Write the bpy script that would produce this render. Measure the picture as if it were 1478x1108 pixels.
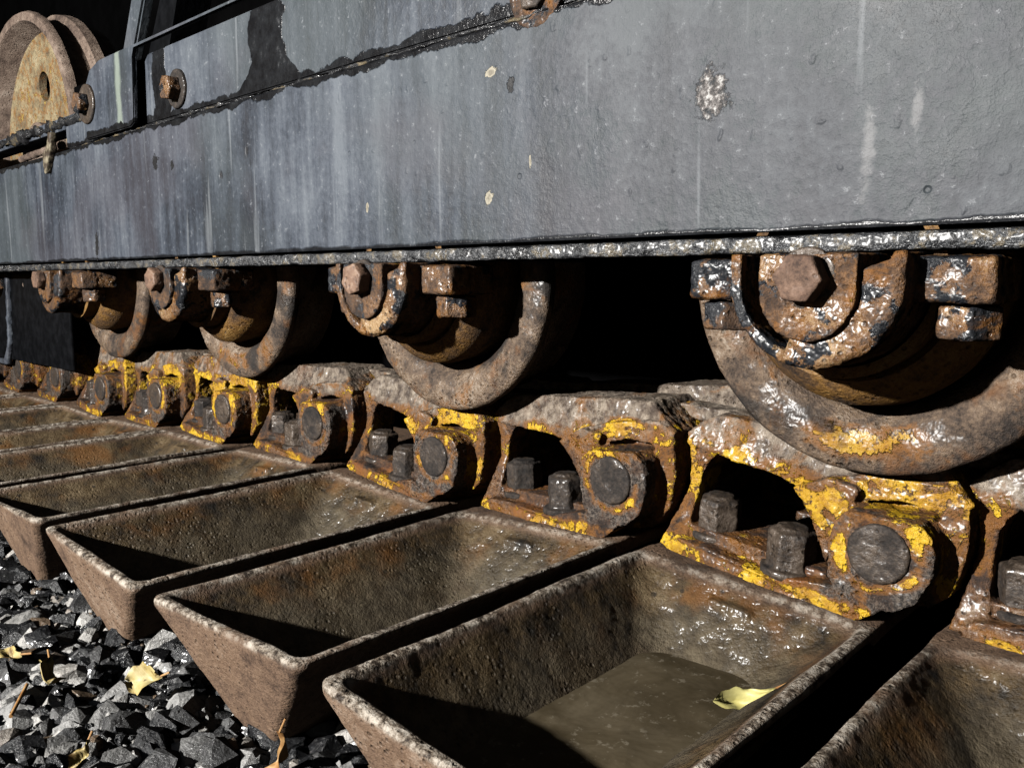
import bpy, bmesh, math, random
import numpy as np
from mathutils import Matrix, Vector

# ------------------------------------------------------------------ camera, world, sun
scene = bpy.context.scene
for o in list(bpy.data.objects):
    bpy.data.objects.remove(o)
ZC = 0.292                                   # camera height above the ground (m)
cam_d = bpy.data.cameras.new('camera')
cam = bpy.data.objects.new('camera', cam_d)
scene.collection.objects.link(cam)
R = ((0.7291386, -0.083958, 0.67919655), (0.68435623, 0.09476624, -0.72296328), (-0.00366636, 0.99195283, 0.12655491))
cam.matrix_world = Matrix(((R[0][0], R[0][1], R[0][2], 0), (R[1][0], R[1][1], R[1][2], 0), (R[2][0], R[2][1], R[2][2], ZC), (0, 0, 0, 1)))
cam_d.sensor_fit = 'HORIZONTAL'; cam_d.sensor_width = 36; cam_d.lens = 29.36
cam_d.clip_start = 0.02; cam_d.clip_end = 300
scene.camera = cam

# night: black surroundings, one hand-held work lamp about two metres in front and to the left, above the camera.
# Its place follows from the shadows: shallow on the rollers, steep in the pans, to the right near us, straight far off.
LAMP = Vector((-0.84, -1.60, ZC + 0.62))
world = bpy.data.worlds.new('World'); scene.world = world; world.use_nodes = True
wn = world.node_tree
sky = wn.nodes.new('ShaderNodeTexSky'); sky.sky_type = 'NISHITA'; sky.sun_disc = False
sky.sun_elevation = math.radians(-1.0); sky.sun_rotation = math.radians(200)
wn.links.new(sky.outputs[0], wn.nodes['Background'].inputs[0])
wn.nodes['Background'].inputs[1].default_value = 0.05
lamp_d = bpy.data.lights.new('work_lamp', 'POINT'); lamp_d.energy = 270; lamp_d.shadow_soft_size = 0.025; lamp_d.color = (1.0, 0.975, 0.94)
lamp = bpy.data.objects.new('work_lamp', lamp_d); scene.collection.objects.link(lamp); lamp.location = LAMP
vs = scene.view_settings
vs.view_transform = 'Standard'; vs.look = 'None'; vs.exposure = 0.78; vs.gamma = 1.0; vs.use_curve_mapping = False

cy = scene.cycles           # the photograph's shade is crushed to black: hardly any interreflection
cy.adaptive_threshold = 0.04; cy.max_bounces = 3; cy.diffuse_bounces = 1; cy.glossy_bounces = 0; cy.transmission_bounces = 1; cy.volume_bounces = 0; cy.sample_clamp_indirect = 0.006

COL = scene.collection
random.seed(7); np.random.seed(7)

# ------------------------------------------------------------------ node helpers
class G:
    """small builder for a material node tree"""
    def __init__(self, name):
        self.mat = bpy.data.materials.new(name); self.mat.use_nodes = True
        self.t = self.mat.node_tree
        self.b = self.t.nodes['Principled BSDF']
        self._c = None
    def node(self, typ, props=None, **ins):
        n = self.t.nodes.new(typ)
        for k, v in (props or {}).items(): setattr(n, k, v)
        for k, v in ins.items():
            self.put(n.inputs[int(k[1:]) if k[0] == 'i' and k[1:].isdigit() else k.replace('_', ' ')], v)
        return n
    def put(self, sock, v):
        if hasattr(v, 'is_output') or isinstance(v, bpy.types.NodeSocket): self.t.links.new(v, sock)
        elif isinstance(v, (tuple, list)) and len(v) == 3 and sock.type == 'RGBA': sock.default_value = (*v, 1)
        else: sock.default_value = v
    def obj(self):
        """object coordinates, moved by the object's random number so copies differ"""
        if self._c is None:
            tc = self.node('ShaderNodeTexCoord'); oi = self.node('ShaderNodeObjectInfo')
            m = self.node('ShaderNodeMath', {'operation': 'MULTIPLY'}, i0=oi.outputs['Random'], i1=23.0)
            self.raw = tc.outputs['Object']
            self._c = self.node('ShaderNodeVectorMath', {'operation': 'ADD'}, i0=tc.outputs['Object'], i1=m.outputs[0]).outputs[0]
        return self._c
    def scaled(self, s):
        return self.node('ShaderNodeVectorMath', {'operation': 'MULTIPLY'}, i0=self.obj(), i1=s).outputs[0]
    def noise(self, scale, detail=6, rough=0.6, vec=None, dist=0.0):
        return self.node('ShaderNodeTexNoise', None, Vector=vec or self.obj(), Scale=scale, Detail=detail, Roughness=rough, Distortion=dist).outputs['Fac']
    def voro(self, scale, vec=None, feat='F1', out='Distance', rnd=1.0):
        return self.node('ShaderNodeTexVoronoi', {'feature': feat}, Vector=vec or self.obj(), Scale=scale, Randomness=rnd).outputs[out]
    def m(self, op, a, b=None, c=None, clamp=False):
        n = self.node('ShaderNodeMath', {'operation': op, 'use_clamp': clamp}); self.put(n.inputs[0], a)
        if b is not None: self.put(n.inputs[1], b)
        if c is not None: self.put(n.inputs[2], c)
        return n.outputs[0]
    def step(self, v, lo, hi, a=0.0, b=1.0):
        return self.node('ShaderNodeMapRange', {'interpolation_type': 'SMOOTHSTEP'}, i0=v, i1=lo, i2=hi, i3=a, i4=b).outputs[0]
    def ramp(self, v, stops):
        n = self.node('ShaderNodeValToRGB', None, Fac=v); e = n.color_ramp.elements
        while len(e) < len(stops): e.new(0.5)
        for el, (p, c) in zip(e, stops): el.position = p; el.color = (*c, 1) if len(c) == 3 else c
        return n.outputs[0]
    def mix(self, f, a, b, mode='MIX'):
        n = self.node('ShaderNodeMix', {'data_type': 'RGBA', 'blend_type': mode}); self.put(n.inputs[0], f); self.put(n.inputs[6], a); self.put(n.inputs[7], b)
        return n.outputs[2]
    def attr(self, name):
        return self.node('ShaderNodeAttribute', {'attribute_name': name}).outputs['Fac']
    def xyz(self, v=None):
        self.obj()
        return self.node('ShaderNodeSeparateXYZ', None, Vector=v or self.raw).outputs
    def bump(self, h, strength, dist, nrm=None):
        n = self.node('ShaderNodeBump', None, Height=h, Strength=strength, Distance=dist)
        if nrm is not None: self.put(n.inputs['Normal'], nrm)
        return n.outputs[0]
    def wet(self, weight, scale=120, dist=0.0016, rough=0.14, detail=2, under=None):
        h = self.noise(scale, detail, 0.55)
        self.put(self.b.inputs['Coat Weight'], weight); self.put(self.b.inputs['Coat Roughness'], rough)
        self.put(self.b.inputs['Coat Normal'], self.bump(h, 1.0, dist))
    def out(self, **k):
        for a, v in k.items(): self.put(self.b.inputs[a.replace('_', ' ')], v)
        return self.mat

def rust_graph(name, dark, mid, bright, pale, wet=0.5, grit=1.0, pit=0.5):
    """returns graph, colour, roughness, height, medium noise, fine noise"""
    g = G(name)
    n1 = g.noise(13, 5, 0.62); n2 = g.noise(62, 5, 0.72); n3 = g.noise(420, 3, 0.75)
    v = g.m('ADD', g.m('MULTIPLY', n1, 0.42), g.m('ADD', g.m('MULTIPLY', n2, 0.36), g.m('MULTIPLY', n3, 0.22)))
    col = g.ramp(v, [(0.41, dark), (0.48, mid), (0.545, bright), (0.63, pale)])
    pitm = g.m('MULTIPLY', g.step(g.voro(190), 0.34, 0.12), g.step(n1, 0.42, 0.58))
    col = g.mix(g.m('MULTIPLY', pitm, pit), col, tuple(c * 0.25 for c in dark))
    r = g.m('ADD', g.m('MULTIPLY', g.step(g.m('ADD', n1, g.m('MULTIPLY', g.m('SUBTRACT', n2, 0.5), 0.6)), 0.44, 0.58, 0.80, 0.28), wet), 0.82 * (1 - wet))
    h = g.m('ADD', g.m('MULTIPLY', n2, 0.8), g.m('ADD', g.m('MULTIPLY', n3, 0.75 * grit), g.m('MULTIPLY', pitm, -0.5)))
    return g, col, r, h, n2, n3

YEL = (0.68, 0.42, 0.022)
def add_paint(g, col, r, h, thr_lo, bias=None, scale=30, ycol=YEL):
    n = g.noise(scale, 6, 0.70, dist=0.5)
    if bias is not None: n = g.m('ADD', n, bias)
    mask = g.step(n, thr_lo, thr_lo + 0.03)
    halo = g.m('SUBTRACT', g.step(n, thr_lo - 0.13, thr_lo), mask, clamp=True)
    col = g.mix(g.m('MULTIPLY', halo, 0.75), col, (0.24, 0.095, 0.014))
    sc = g.noise(150, 4, 0.75); sc2 = g.noise(22, 3, 0.6)
    y2 = g.mix(g.step(sc2, 0.45, 0.66), ycol, tuple(a * b for a, b in zip(ycol, (0.72, 0.62, 0.8))))
    y = g.mix(g.step(sc, 0.545, 0.61), y2, (0.09, 0.042, 0.012))
    y = g.mix(g.m('MULTIPLY', g.step(g.noise(60, 4, 0.7), 0.46, 0.62), 0.7), y, (0.34, 0.155, 0.012))
    col = g.mix(mask, col, y)
    r = g.node('ShaderNodeMix', {'data_type': 'FLOAT'}, i0=mask, i2=r, i3=0.42).outputs[0]
    h = g.m('ADD', h, g.m('MULTIPLY', mask, 0.9))
    return col, r, h, mask

# ------------------------------------------------------------------ materials
def make_materials():
    M = {}
    # worn cast links: rust, chipped yellow paint where attribute "paint" lets it stay, polished grey rail top
    g, c, r, h, n2, n3 = rust_graph('link_rust', (0.011, 0.007, 0.0055), (0.050, 0.026, 0.015), (0.135, 0.064, 0.026), (0.26, 0.18, 0.115), wet=0.8)
    rail = g.m('MULTIPLY', g.attr('rail'), g.step(n2, 0.24, 0.44))
    gr = g.ramp(g.noise(90, 6, 0.7), [(0.38, (0.055, 0.038, 0.028)), (0.5, (0.185, 0.145, 0.11)), (0.64, (0.36, 0.30, 0.235))])
    org = g.m('MULTIPLY', g.step(g.noise(24, 4, 0.6), 0.55, 0.70), g.m('SUBTRACT', 1.0, g.m('MULTIPLY', rail, 0.7)))
    c = g.mix(rail, c, gr)
    c = g.mix(g.m('MULTIPLY', org, 0.65), c, (0.25, 0.080, 0.010))
    bo = g.attr('boss'); c = g.mix(g.m('MULTIPLY', bo, g.step(n2, 0.36, 0.56)), c, g.mix(g.step(n3, 0.4, 0.62), (0.022, 0.017, 0.014), (0.13, 0.105, 0.085)))
    c, r, h, _ = add_paint(g, c, r, h, 0.675, g.m('ADD', g.m('MULTIPLY', g.attr('paint'), 0.215), g.node('ShaderNodeAttribute', {'attribute_type': 'OBJECT', 'attribute_name': 'paint_left'}).outputs['Fac']), 32)
    g.wet(g.m('MULTIPLY', g.step(g.noise(21, 3, 0.6), 0.46, 0.58), 0.9), 100, 0.0030, 0.33)
    M['link'] = g.out(Specular_IOR_Level=0.5, Base_Color=c, Roughness=r, Normal=g.bump(h, 1.0, 0.003))
    # pin ends, shoe bolts: dark oily steel
    g, c, r, h, n2, n3 = rust_graph('dark_steel', (0.010, 0.008, 0.007), (0.034, 0.026, 0.021), (0.076, 0.056, 0.041), (0.16, 0.125, 0.098), wet=0.7)
    g.wet(g.step(n2, 0.48, 0.6), 120, 0.0022, 0.25)
    M['steel'] = g.out(Base_Color=c, Roughness=r, Normal=g.bump(h, 0.8, 0.0014), Metallic=0.15)
    # rollers
    g, c, r, h, n2, n3 = rust_graph('roller_rust', (0.024, 0.017, 0.013), (0.098, 0.067, 0.046), (0.195, 0.135, 0.088), (0.40, 0.33, 0.26), wet=0.8)
    c, r, h, _ = add_paint(g, c, r, h, 0.68, g.m('MULTIPLY', g.attr('paint'), 0.20), 24, (0.50, 0.30, 0.03))
    g.wet(g.m('MULTIPLY', g.step(g.noise(24, 3, 0.6), 0.47, 0.60), 0.9), 130, 0.0022, 0.34)
    c = g.mix(g.m('MULTIPLY', g.step(g.noise(19, 4, 0.65), 0.54, 0.66), 0.6), c, (0.19, 0.075, 0.018))
    c = g.mix(g.m('MULTIPLY', g.step(g.noise(17, 4, 0.6), 0.57, 0.66), 0.85), c, (0.014, 0.012, 0.011))
    M['roller'] = g.out(Specular_IOR_Level=0.5, Base_Color=c, Roughness=r, Normal=g.bump(h, 1.0, 0.0026))
    g, c, r, h, n2, n3 = rust_graph('seal_rust', (0.020, 0.011, 0.006), (0.10, 0.050, 0.016), (0.22, 0.115, 0.032), (0.34, 0.21, 0.075), wet=0.7)
    M['seal'] = g.out(Base_Color=c, Roughness=r, Normal=g.bump(h, 0.9, 0.0022))
    # brackets: rust with peeled black paint and a little yellow
    g, c, r, h, n2, n3 = rust_graph('bracket_rust', (0.018, 0.011, 0.008), (0.082, 0.044, 0.023), (0.19, 0.095, 0.038), (0.40, 0.26, 0.13), wet=0.95)
    bl = g.noise(38, 6, 0.62); bm = g.step(bl, 0.53, 0.56)
    c = g.mix(bm, c, (0.02, 0.022, 0.026)); r = g.m('SUBTRACT', r, g.m('MULTIPLY', bm, 0.35), clamp=True)
    c, r, h, _ = add_paint(g, c, r, h, 0.665, None, 34, (0.55, 0.33, 0.03))
    g.wet(g.m('MULTIPLY', g.step(g.noise(26, 3, 0.6), 0.42, 0.55), 1.0), 130, 0.0028, 0.31)
    M['bracket'] = g.out(Specular_IOR_Level=0.5, Base_Color=c, Roughness=r, Normal=g.bump(h, 1.0, 0.0026))
    g, c, r, h, n2, n3 = rust_graph('bolt_rust', (0.045, 0.025, 0.017), (0.13, 0.076, 0.05), (0.20, 0.12, 0.08), (0.34, 0.24, 0.17), wet=0.6)
    M['bolt'] = g.out(Base_Color=c, Roughness=r, Normal=g.bump(h, 0.8, 0.0012))
    # shoes: outside dry rust, inside wet brown mud film, pale pitted rim with its highlight painted in
    g, c, r, h, n2, n3 = rust_graph('shoe_rust', (0.050, 0.029, 0.018), (0.130, 0.080, 0.050), (0.185, 0.120, 0.078), (0.28, 0.205, 0.15), wet=0.5, pit=0.35)
    ins = g.attr('inside'); rim = g.attr('rim')
    a1 = g.noise(11, 8, 0.65); a2 = g.noise(70, 6, 0.7)
    ic = g.ramp(g.m('ADD', g.m('MULTIPLY', a1, 0.6), g.m('MULTIPLY', a2, 0.4)), [(0.41, (0.008, 0.0055, 0.003)), (0.47, (0.040, 0.026, 0.012)), (0.535, (0.088, 0.057, 0.025)), (0.62, (0.165, 0.12, 0.065))])
    oc = g.step(g.noise(16, 4, 0.6), 0.50, 0.66)
    ic = g.mix(g.m('MULTIPLY', oc, 0.7), ic, (0.17, 0.070, 0.014))
    speck = g.m('MULTIPLY', g.step(g.voro(85), 0.24, 0.12), g.step(n2, 0.46, 0.56))
    ic = g.mix(g.m('MULTIPLY', speck, 0.85), ic, (0.012, 0.009, 0.006))
    c = g.mix(ins, c, ic)
    rc = g.ramp(g.noise(120, 6, 0.75), [(0.42, (0.030, 0.021, 0.015)), (0.48, (0.17, 0.135, 0.10)), (0.59, (0.46, 0.41, 0.345))])
    c = g.mix(g.m('MULTIPLY', rim, g.step(g.noise(20, 5, 0.6), 0.34, 0.52, 0.35, 1.0)), c, rc)
    wetm = g.m('MULTIPLY', g.attr('wet'), g.step(g.noise(17, 3, 0.6), 0.40, 0.54))
    r = g.node('ShaderNodeMix', {'data_type': 'FLOAT'}, i0=wetm, i2=r, i3=0.5).outputs[0]
    big = g.noise(30, 5, 0.55)
    hh = g.m('ADD', h, g.m('MULTIPLY', g.m('MULTIPLY', big, ins), 0.7))
    z = g.xyz()[2]
    mud = g.m('MULTIPLY', g.m('MULTIPLY', ins, g.step(g.m('ADD', z, g.m('MULTIPLY', g.m('SUBTRACT', a1, 0.5), 0.05)), -0.058, -0.080)), 0.9)
    c = g.mix(mud, c, g.ramp(a2, [(0.4, (0.050, 0.038, 0.022)), (0.6, (0.105, 0.084, 0.053))]))
    g.wet(wetm, 70, 0.0075, 0.30, 3)
    M['shoe'] = g.out(Specular_IOR_Level=0.4, Base_Color=c, Roughness=r, Normal=g.bump(hh, 0.9, 0.0022))
    # muddy water film
    g = G('muddy_water')
    c = g.ramp(g.noise(16, 6, 0.68, dist=0.8), [(0.36, (0.058, 0.045, 0.026)), (0.5, (0.082, 0.065, 0.040)), (0.64, (0.115, 0.093, 0.060))])
    c = g.mix(g.m('MULTIPLY', g.step(g.noise(120, 4, 0.7), 0.58, 0.68), 0.6), c, (0.22, 0.19, 0.14))
    M['water'] = g.out(Base_Color=c, Roughness=0.16, IOR=1.33, Normal=g.bump(g.noise(60, 2, 0.5), 0.5, 0.0015))

    # grey painted track frame
    def grey(name, tar=None, marks=None):
        g = G(name); x, y, z = g.xyz()
        st = g.noise(1.0, 4, 0.6, g.scaled((38, 10, 3.4)))
        st2 = g.noise(1.0, 5, 0.65, g.scaled((95, 20, 5.5)))
        cl = g.noise(7, 5, 0.65); gr = g.noise(170, 4, 0.75); fine = gr
        v = g.m('ADD', g.m('MULTIPLY', st, 0.36), g.m('ADD', g.m('MULTIPLY', cl, 0.33), g.m('ADD', g.m('MULTIPLY', st2, 0.15), g.m('MULTIPLY', gr, 0.16))))
        c = g.ramp(v, [(0.42, (0.015, 0.018, 0.025)), (0.475, (0.034, 0.042, 0.056)), (0.52, (0.058, 0.069, 0.088)), (0.60, (0.108, 0.123, 0.143))])
        right = g.step(g.m('ADD', x, g.m('MULTIPLY', g.m('SUBTRACT', cl, 0.5), 0.5)), -0.50, -0.30)
        rc = g.ramp(g.m('ADD', g.m('MULTIPLY', cl, 0.75), g.m('MULTIPLY', gr, 0.25)), [(0.41, (0.014, 0.018, 0.021)), (0.48, (0.032, 0.040, 0.044)), (0.54, (0.050, 0.052, 0.059)), (0.62, (0.088, 0.094, 0.102))])
        c = g.mix(g.m('MULTIPLY', right, 0.8), c, rc)
        c = g.mix(g.m('MULTIPLY', g.step(g.noise(3.2, 3, 0.6), 0.45, 0.62), 0.55), c, (0.055, 0.067, 0.070))
        c = g.mix(g.m('MULTIPLY', g.step(g.noise(4.1, 4, 0.6), 0.5, 0.64), 0.35), c, (0.066, 0.060, 0.070))
        # pale run marks
        run = g.m('MULTIPLY', g.step(g.noise(1.0, 3, 0.6, g.scaled((60, 10, 3.0))), 0.62, 0.72), 0.45)
        c = g.mix(run, c, (0.20, 0.215, 0.23))
        # blisters and pits under the paint
        wv = g.node('ShaderNodeVectorMath', {'operation': 'MULTIPLY_ADD'}, i0=g.node('ShaderNodeTexNoise', None, Vector=g.obj(), Scale=90.0, Detail=2.0).outputs['Color'], i1=(0.012, 0.012, 0.012), i2=g.scaled((1, 1, 0.7))).outputs[0]
        bl = g.voro(58, wv); blm = g.m('MULTIPLY', g.step(bl, 0.17, 0.04), g.step(cl, 0.46, 0.56))
        chip = g.m('MULTIPLY', g.step(g.voro(30), 0.085, 0.05), g.step(g.noise(19, 3, 0.5), 0.54, 0.58))
        dk = g.m('MULTIPLY', g.step(g.voro(24, g.scaled((1.1, 1, 0.62))), 0.12, 0.07), g.step(g.noise(9, 3, 0.5), 0.56, 0.6))
        c = g.mix(g.m('MULTIPLY', dk, 0.9), c, (0.012, 0.012, 0.014))
        wht = g.m('MULTIPLY', g.step(gr, 0.62, 0.70), 0.5)
        c = g.mix(wht, c, (0.24, 0.25, 0.265))
        r = g.step(cl, 0.35, 0.65, 0.50, 0.66)
        h = g.m('ADD', g.m('MULTIPLY', gr, 0.30), g.m('ADD', g.m('MULTIPLY', fine, 0.14), g.m('ADD', g.m('MULTIPLY', blm, 0.38), g.m('MULTIPLY', g.noise(52, 4, 0.65), 0.8))))
        h = g.m('SUBTRACT', h, g.m('MULTIPLY', g.m('ADD', chip, dk), 0.5))
        if marks: c, h = marks(g, x, z, c, h, gr)
        if tar:
            edge = g.m('MULTIPLY', g.m('SUBTRACT', g.noise(24, 5, 0.62), 0.5), 0.030)
            edge2 = g.m('MULTIPLY', g.m('SUBTRACT', g.noise(17, 1, 0.5), 0.5), 0.034)
            mask = tar(g, x, z, edge, edge2)
            tc = g.ramp(g.noise(60, 6, 0.7), [(0.4, (0.006, 0.006, 0.007)), (0.62, (0.016, 0.017, 0.019)), (0.74, (0.07, 0.072, 0.075))])
            c = g.mix(mask, c, tc)
            r = g.node('ShaderNodeMix', {'data_type': 'FLOAT'}, i0=mask, i2=r, i3=0.24).outputs[0]
            h = g.m('ADD', h, g.m('MULTIPLY', mask, 0.7))
        return g.out(Base_Color=c, Roughness=r, Normal=g.bump(h, 0.7, 0.0024))
    def spot(g, x, z, x0, z0, rx, rz):
        d = g.m('SQRT', g.m('ADD', g.m('POWER', g.m('DIVIDE', g.m('SUBTRACT', x, x0), rx), 2.0), g.m('POWER', g.m('DIVIDE', g.m('SUBTRACT', z, z0 + ZC), rz), 2.0)))
        return g.m('ADD', d, g.m('MULTIPLY', g.m('SUBTRACT', g.noise(150, 4, 0.7), 0.5), 2.6))
    def web_marks(g, x, z, c, h, gr):
        for x0, z0, rx, rz in CREAM:          # flakes where cream primer shows
            d = spot(g, x, z, x0, z0, rx, rz); k = g.step(d, 1.0, 0.85)
            c = g.mix(k, c, g.mix(g.step(d, 0.25, 0.8), (0.17, 0.15, 0.11), (0.33, 0.30, 0.23))); h = g.m('SUBTRACT', h, g.m('MULTIPLY', k, 0.5))
        for x0, z0, rx, rz in PITS:
            d = spot(g, x, z, x0, z0, rx, rz); k = g.step(d, 1.0, 0.8)
            c = g.mix(k, c, (0.008, 0.008, 0.009)); h = g.m('SUBTRACT', h, g.m('MULTIPLY', k, 0.6))
        d = spot(g, x, z, *SCUFF); k = g.step(d, 1.15, 0.7); n = g.noise(230, 4, 0.7)
        c = g.mix(g.m('MULTIPLY', k, 0.9), c, g.ramp(n, [(0.42, (0.05, 0.045, 0.042)), (0.52, (0.19, 0.17, 0.16)), (0.62, (0.55, 0.54, 0.52))])); h = g.m('ADD', h, g.m('MULTIPLY', g.m('MULTIPLY', k, n), 1.5))
        for x0, z0, rx, rz in RUNS:
            k = g.m('MULTIPLY', g.step(spot(g, x, z, x0, z0, rx, rz), 1.2, 0.2), 0.3)
            c = g.mix(k, c, (0.34, 0.33, 0.33))
        return c, h
    def stripe(g, x, z, c, h, gr):
        d = g.m('ABSOLUTE', g.m('ADD', g.m('ADD', x, 1.062 * YF / 0.445), g.m('MULTIPLY', g.m('SUBTRACT', g.noise(30, 4, 0.6), 0.5), 0.012)))
        return g.mix(g.m('MULTIPLY', g.step(d, 0.011, 0.003), 0.75), c, (0.24, 0.28, 0.235)), h
    def seam_web(g, x, z, e, e2):      # black sealant spread just below the seam; dark line above the flange
        up = g.step(g.m('ADD', z, e), SEAM - 0.006, SEAM - 0.0045)
        lo = g.step(g.m('ADD', z, g.m('MULTIPLY', e, 0.35)), LOW + 0.0045, LOW + 0.002)
        # fade of the sealant towards the right end of the beam
        return g.m('MAXIMUM', g.m('MULTIPLY', up, g.step(x, -0.20, -0.32)), g.m('MULTIPLY', lo, 0.92))
    def runs(g, x, z, e, e2):          # tar that ran down the recessed cover
        s1 = g.m('SUBTRACT', g.m('ADD', 0.028, e), g.m('ABSOLUTE', g.m('ADD', g.m('ADD', x, 0.742 * YF / 0.445), e2)))
        low = g.step(z, SEAM + 0.035, SEAM + 0.008)
        s1 = g.m('ADD', s1, g.m('MULTIPLY', low, 0.030))
        s2 = g.m('SUBTRACT', g.m('ADD', 0.017, e), g.m('ABSOLUTE', g.m('ADD', g.m('ADD', x, 0.972 * YF / 0.445), e2)))
        up = g.m('ADD', g.m('SUBTRACT', SEAM + 0.011, z), e)
        return g.m('MAXIMUM', g.m('MAXIMUM', g.step(s1, -0.0008, 0.0008), g.step(s2, -0.0008, 0.0008)), g.step(up, -0.0008, 0.0008))
    def foot(g, x, z, e, e2):
        return g.step(g.m('ADD', g.m('SUBTRACT', SEAM + 0.010, z), e), -0.0008, 0.0008)
    M['frame'] = grey('frame_paint', seam_web, web_marks)
    M['cover'] = grey('cover_paint', runs)
    M['plate'] = grey('plate_paint', foot, stripe)
    M['grey'] = grey('grey_paint')
    # lumpy black sealant / weld
    g = G('black_sealant')
    n1 = g.noise(40, 6, 0.65); n2 = g.noise(160, 5, 0.7)
    c = g.ramp(n1, [(0.38, (0.010, 0.010, 0.011)), (0.55, (0.035, 0.036, 0.038)), (0.63, (0.16, 0.125, 0.07)), (0.72, (0.05, 0.05, 0.052))])
    g.wet(g.step(n1, 0.45, 0.55), 150, 0.003, 0.12)
    M['tar'] = g.out(Base_Color=c, Roughness=g.step(n1, 0.4, 0.6, 0.18, 0.45), Normal=g.bump(g.m('ADD', n1, g.m('MULTIPLY', n2, 0.5)), 1.0, 0.003))
    g = G('flange_edge')
    n1 = g.noise(60, 5, 0.72); n2 = g.noise(230, 3, 0.7)
    c = g.ramp(n1, [(0.38, (0.008, 0.008, 0.009)), (0.47, (0.035, 0.037, 0.041)), (0.54, (0.085, 0.088, 0.092)), (0.60, (0.15, 0.12, 0.075)), (0.68, (0.17, 0.175, 0.18))])
    g.wet(1.0, 80, 0.0060, 0.34)
    M['flange'] = g.out(Base_Color=c, Specular_IOR_Level=1.0, Roughness=g.step(g.noise(20, 3), 0.38, 0.62, 0.22, 0.42), Normal=g.bump(g.m('ADD', n1, g.m('MULTIPLY', n2, 0.6)), 1.0, 0.007))
    # dry idler wheel
    g, c, r, h, n2, n3 = rust_graph('idler_rust', (0.055, 0.036, 0.027), (0.145, 0.102, 0.077), (0.235, 0.175, 0.135), (0.36, 0.295, 0.24), wet=0.0)
    M['idler'] = g.out(Base_Color=c, Roughness=0.8, Normal=g.bump(h, 0.8, 0.003))
    g, c, r, h, n2, n3 = rust_graph('idler_disc', (0.07, 0.048, 0.026), (0.19, 0.145, 0.080), (0.31, 0.25, 0.14), (0.42, 0.36, 0.24), wet=0.0)
    c, r, h, _ = add_paint(g, c, r, h, 0.60, None, 70, (0.50, 0.39, 0.09))
    M['disc'] = g.out(Base_Color=c, Roughness=0.75, Normal=g.bump(h, 0.8, 0.003))
    # steel with deep shade put into its near-black colour
    g = G('shade_black')
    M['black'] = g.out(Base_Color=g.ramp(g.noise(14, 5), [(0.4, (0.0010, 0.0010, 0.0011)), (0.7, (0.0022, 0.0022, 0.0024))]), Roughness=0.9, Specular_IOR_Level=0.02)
    g = G('black_enamel')
    n = g.noise(60, 5, 0.65)
    M['enamel'] = g.out(Base_Color=g.ramp(n, [(0.4, (0.003, 0.0033, 0.004)), (0.7, (0.008, 0.0085, 0.010))]), Roughness=0.4, Specular_IOR_Level=0.15, Normal=g.bump(n, 0.5, 0.002))
    # gravel
    g = G('gravel_stone')
    geo = g.node('ShaderNodeNewGeometry').outputs['Random Per Island']
    n1 = g.noise(60, 6, 0.65); n2 = g.noise(300, 5, 0.7)
    base = g.ramp(geo, [(0.0, (0.008, 0.008, 0.009)), (0.35, (0.028, 0.029, 0.031)), (0.58, (0.08, 0.08, 0.08)), (0.72, (0.46, 0.455, 0.44)), (0.90, (0.62, 0.60, 0.56)), (0.97, (0.20, 0.14, 0.09))])
    c = g.mix(g.step(n1, 0.40, 0.62), g.mix(0.4, base, (0.012, 0.012, 0.013)), base)
    c = g.mix(g.m('MULTIPLY', g.step(n2, 0.58, 0.70), 0.55), c, (0.40, 0.40, 0.39))
    g.wet(g.step(n1, 0.40, 0.55), 110, 0.003, 0.2)
    M['gravel'] = g.out(Base_Color=c, Roughness=g.step(n1, 0.35, 0.65, 0.16, 0.5), Normal=g.bump(g.m('ADD', n1, g.m('MULTIPLY', n2, 0.4)), 1.0, 0.004))
    for nm, b in (('stone_pale', (0.42, 0.41, 0.39)), ('stone_dark', (0.05, 0.05, 0.053)), ('stone_grey', (0.20, 0.196, 0.186))):
        g = G(nm)
        n1 = g.noise(60, 7, 0.68); n2 = g.noise(240, 5, 0.7)
        c = g.ramp(n1, [(0.36, tuple(v * 0.25 for v in b)), (0.5, tuple(v * 0.8 for v in b)), (0.66, tuple(min(1, v * 1.5) for v in b))])
        M[nm] = g.out(Base_Color=c, Roughness=g.step(n1, 0.35, 0.65, 0.3, 0.65), Normal=g.bump(g.m('ADD', n1, g.m('MULTIPLY', n2, 0.5)), 1.0, 0.004))
    g = G('wet_grit')
    n1 = g.noise(90, 7, 0.7)
    M['ground'] = g.out(Base_Color=g.ramp(n1, [(0.4, (0.012, 0.012, 0.012)), (0.65, (0.05, 0.048, 0.045))]), Roughness=0.7, Normal=g.bump(n1, 1.0, 0.006))
    # leaves
    g = G('dry_leaf')
    n1 = g.noise(60, 6, 0.6)
    c = g.ramp(n1, [(0.38, (0.16, 0.10, 0.03)), (0.48, (0.38, 0.29, 0.10)), (0.62, (0.50, 0.42, 0.19))])
    vy = g.m('ABSOLUTE', g.xyz()[1]); vx = g.xyz()[0]
    vein = g.m('MAXIMUM', g.step(vy, 0.0007, 0.0003), g.step(g.m('ABSOLUTE', g.m('SINE', g.m('MULTIPLY', g.m('ADD', vx, vy), 900.0))), 0.22, 0.08))
    c = g.mix(g.m('MULTIPLY', vein, 0.4), c, (0.62, 0.53, 0.28))
    c = g.mix(g.m('MULTIPLY', g.step(g.noise(150, 4, 0.7), 0.56, 0.62), 0.8), c, (0.10, 0.05, 0.015))
    M['leaf'] = g.out(Base_Color=c, Roughness=0.55, Normal=g.bump(n1, 0.5, 0.001))
    g = G('green_leaf')
    n1 = g.noise(40, 5, 0.6)
    c = g.ramp(n1, [(0.35, (0.50, 0.44, 0.14)), (0.6, (0.66, 0.60, 0.25)), (0.72, (0.34, 0.23, 0.07))])
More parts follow.
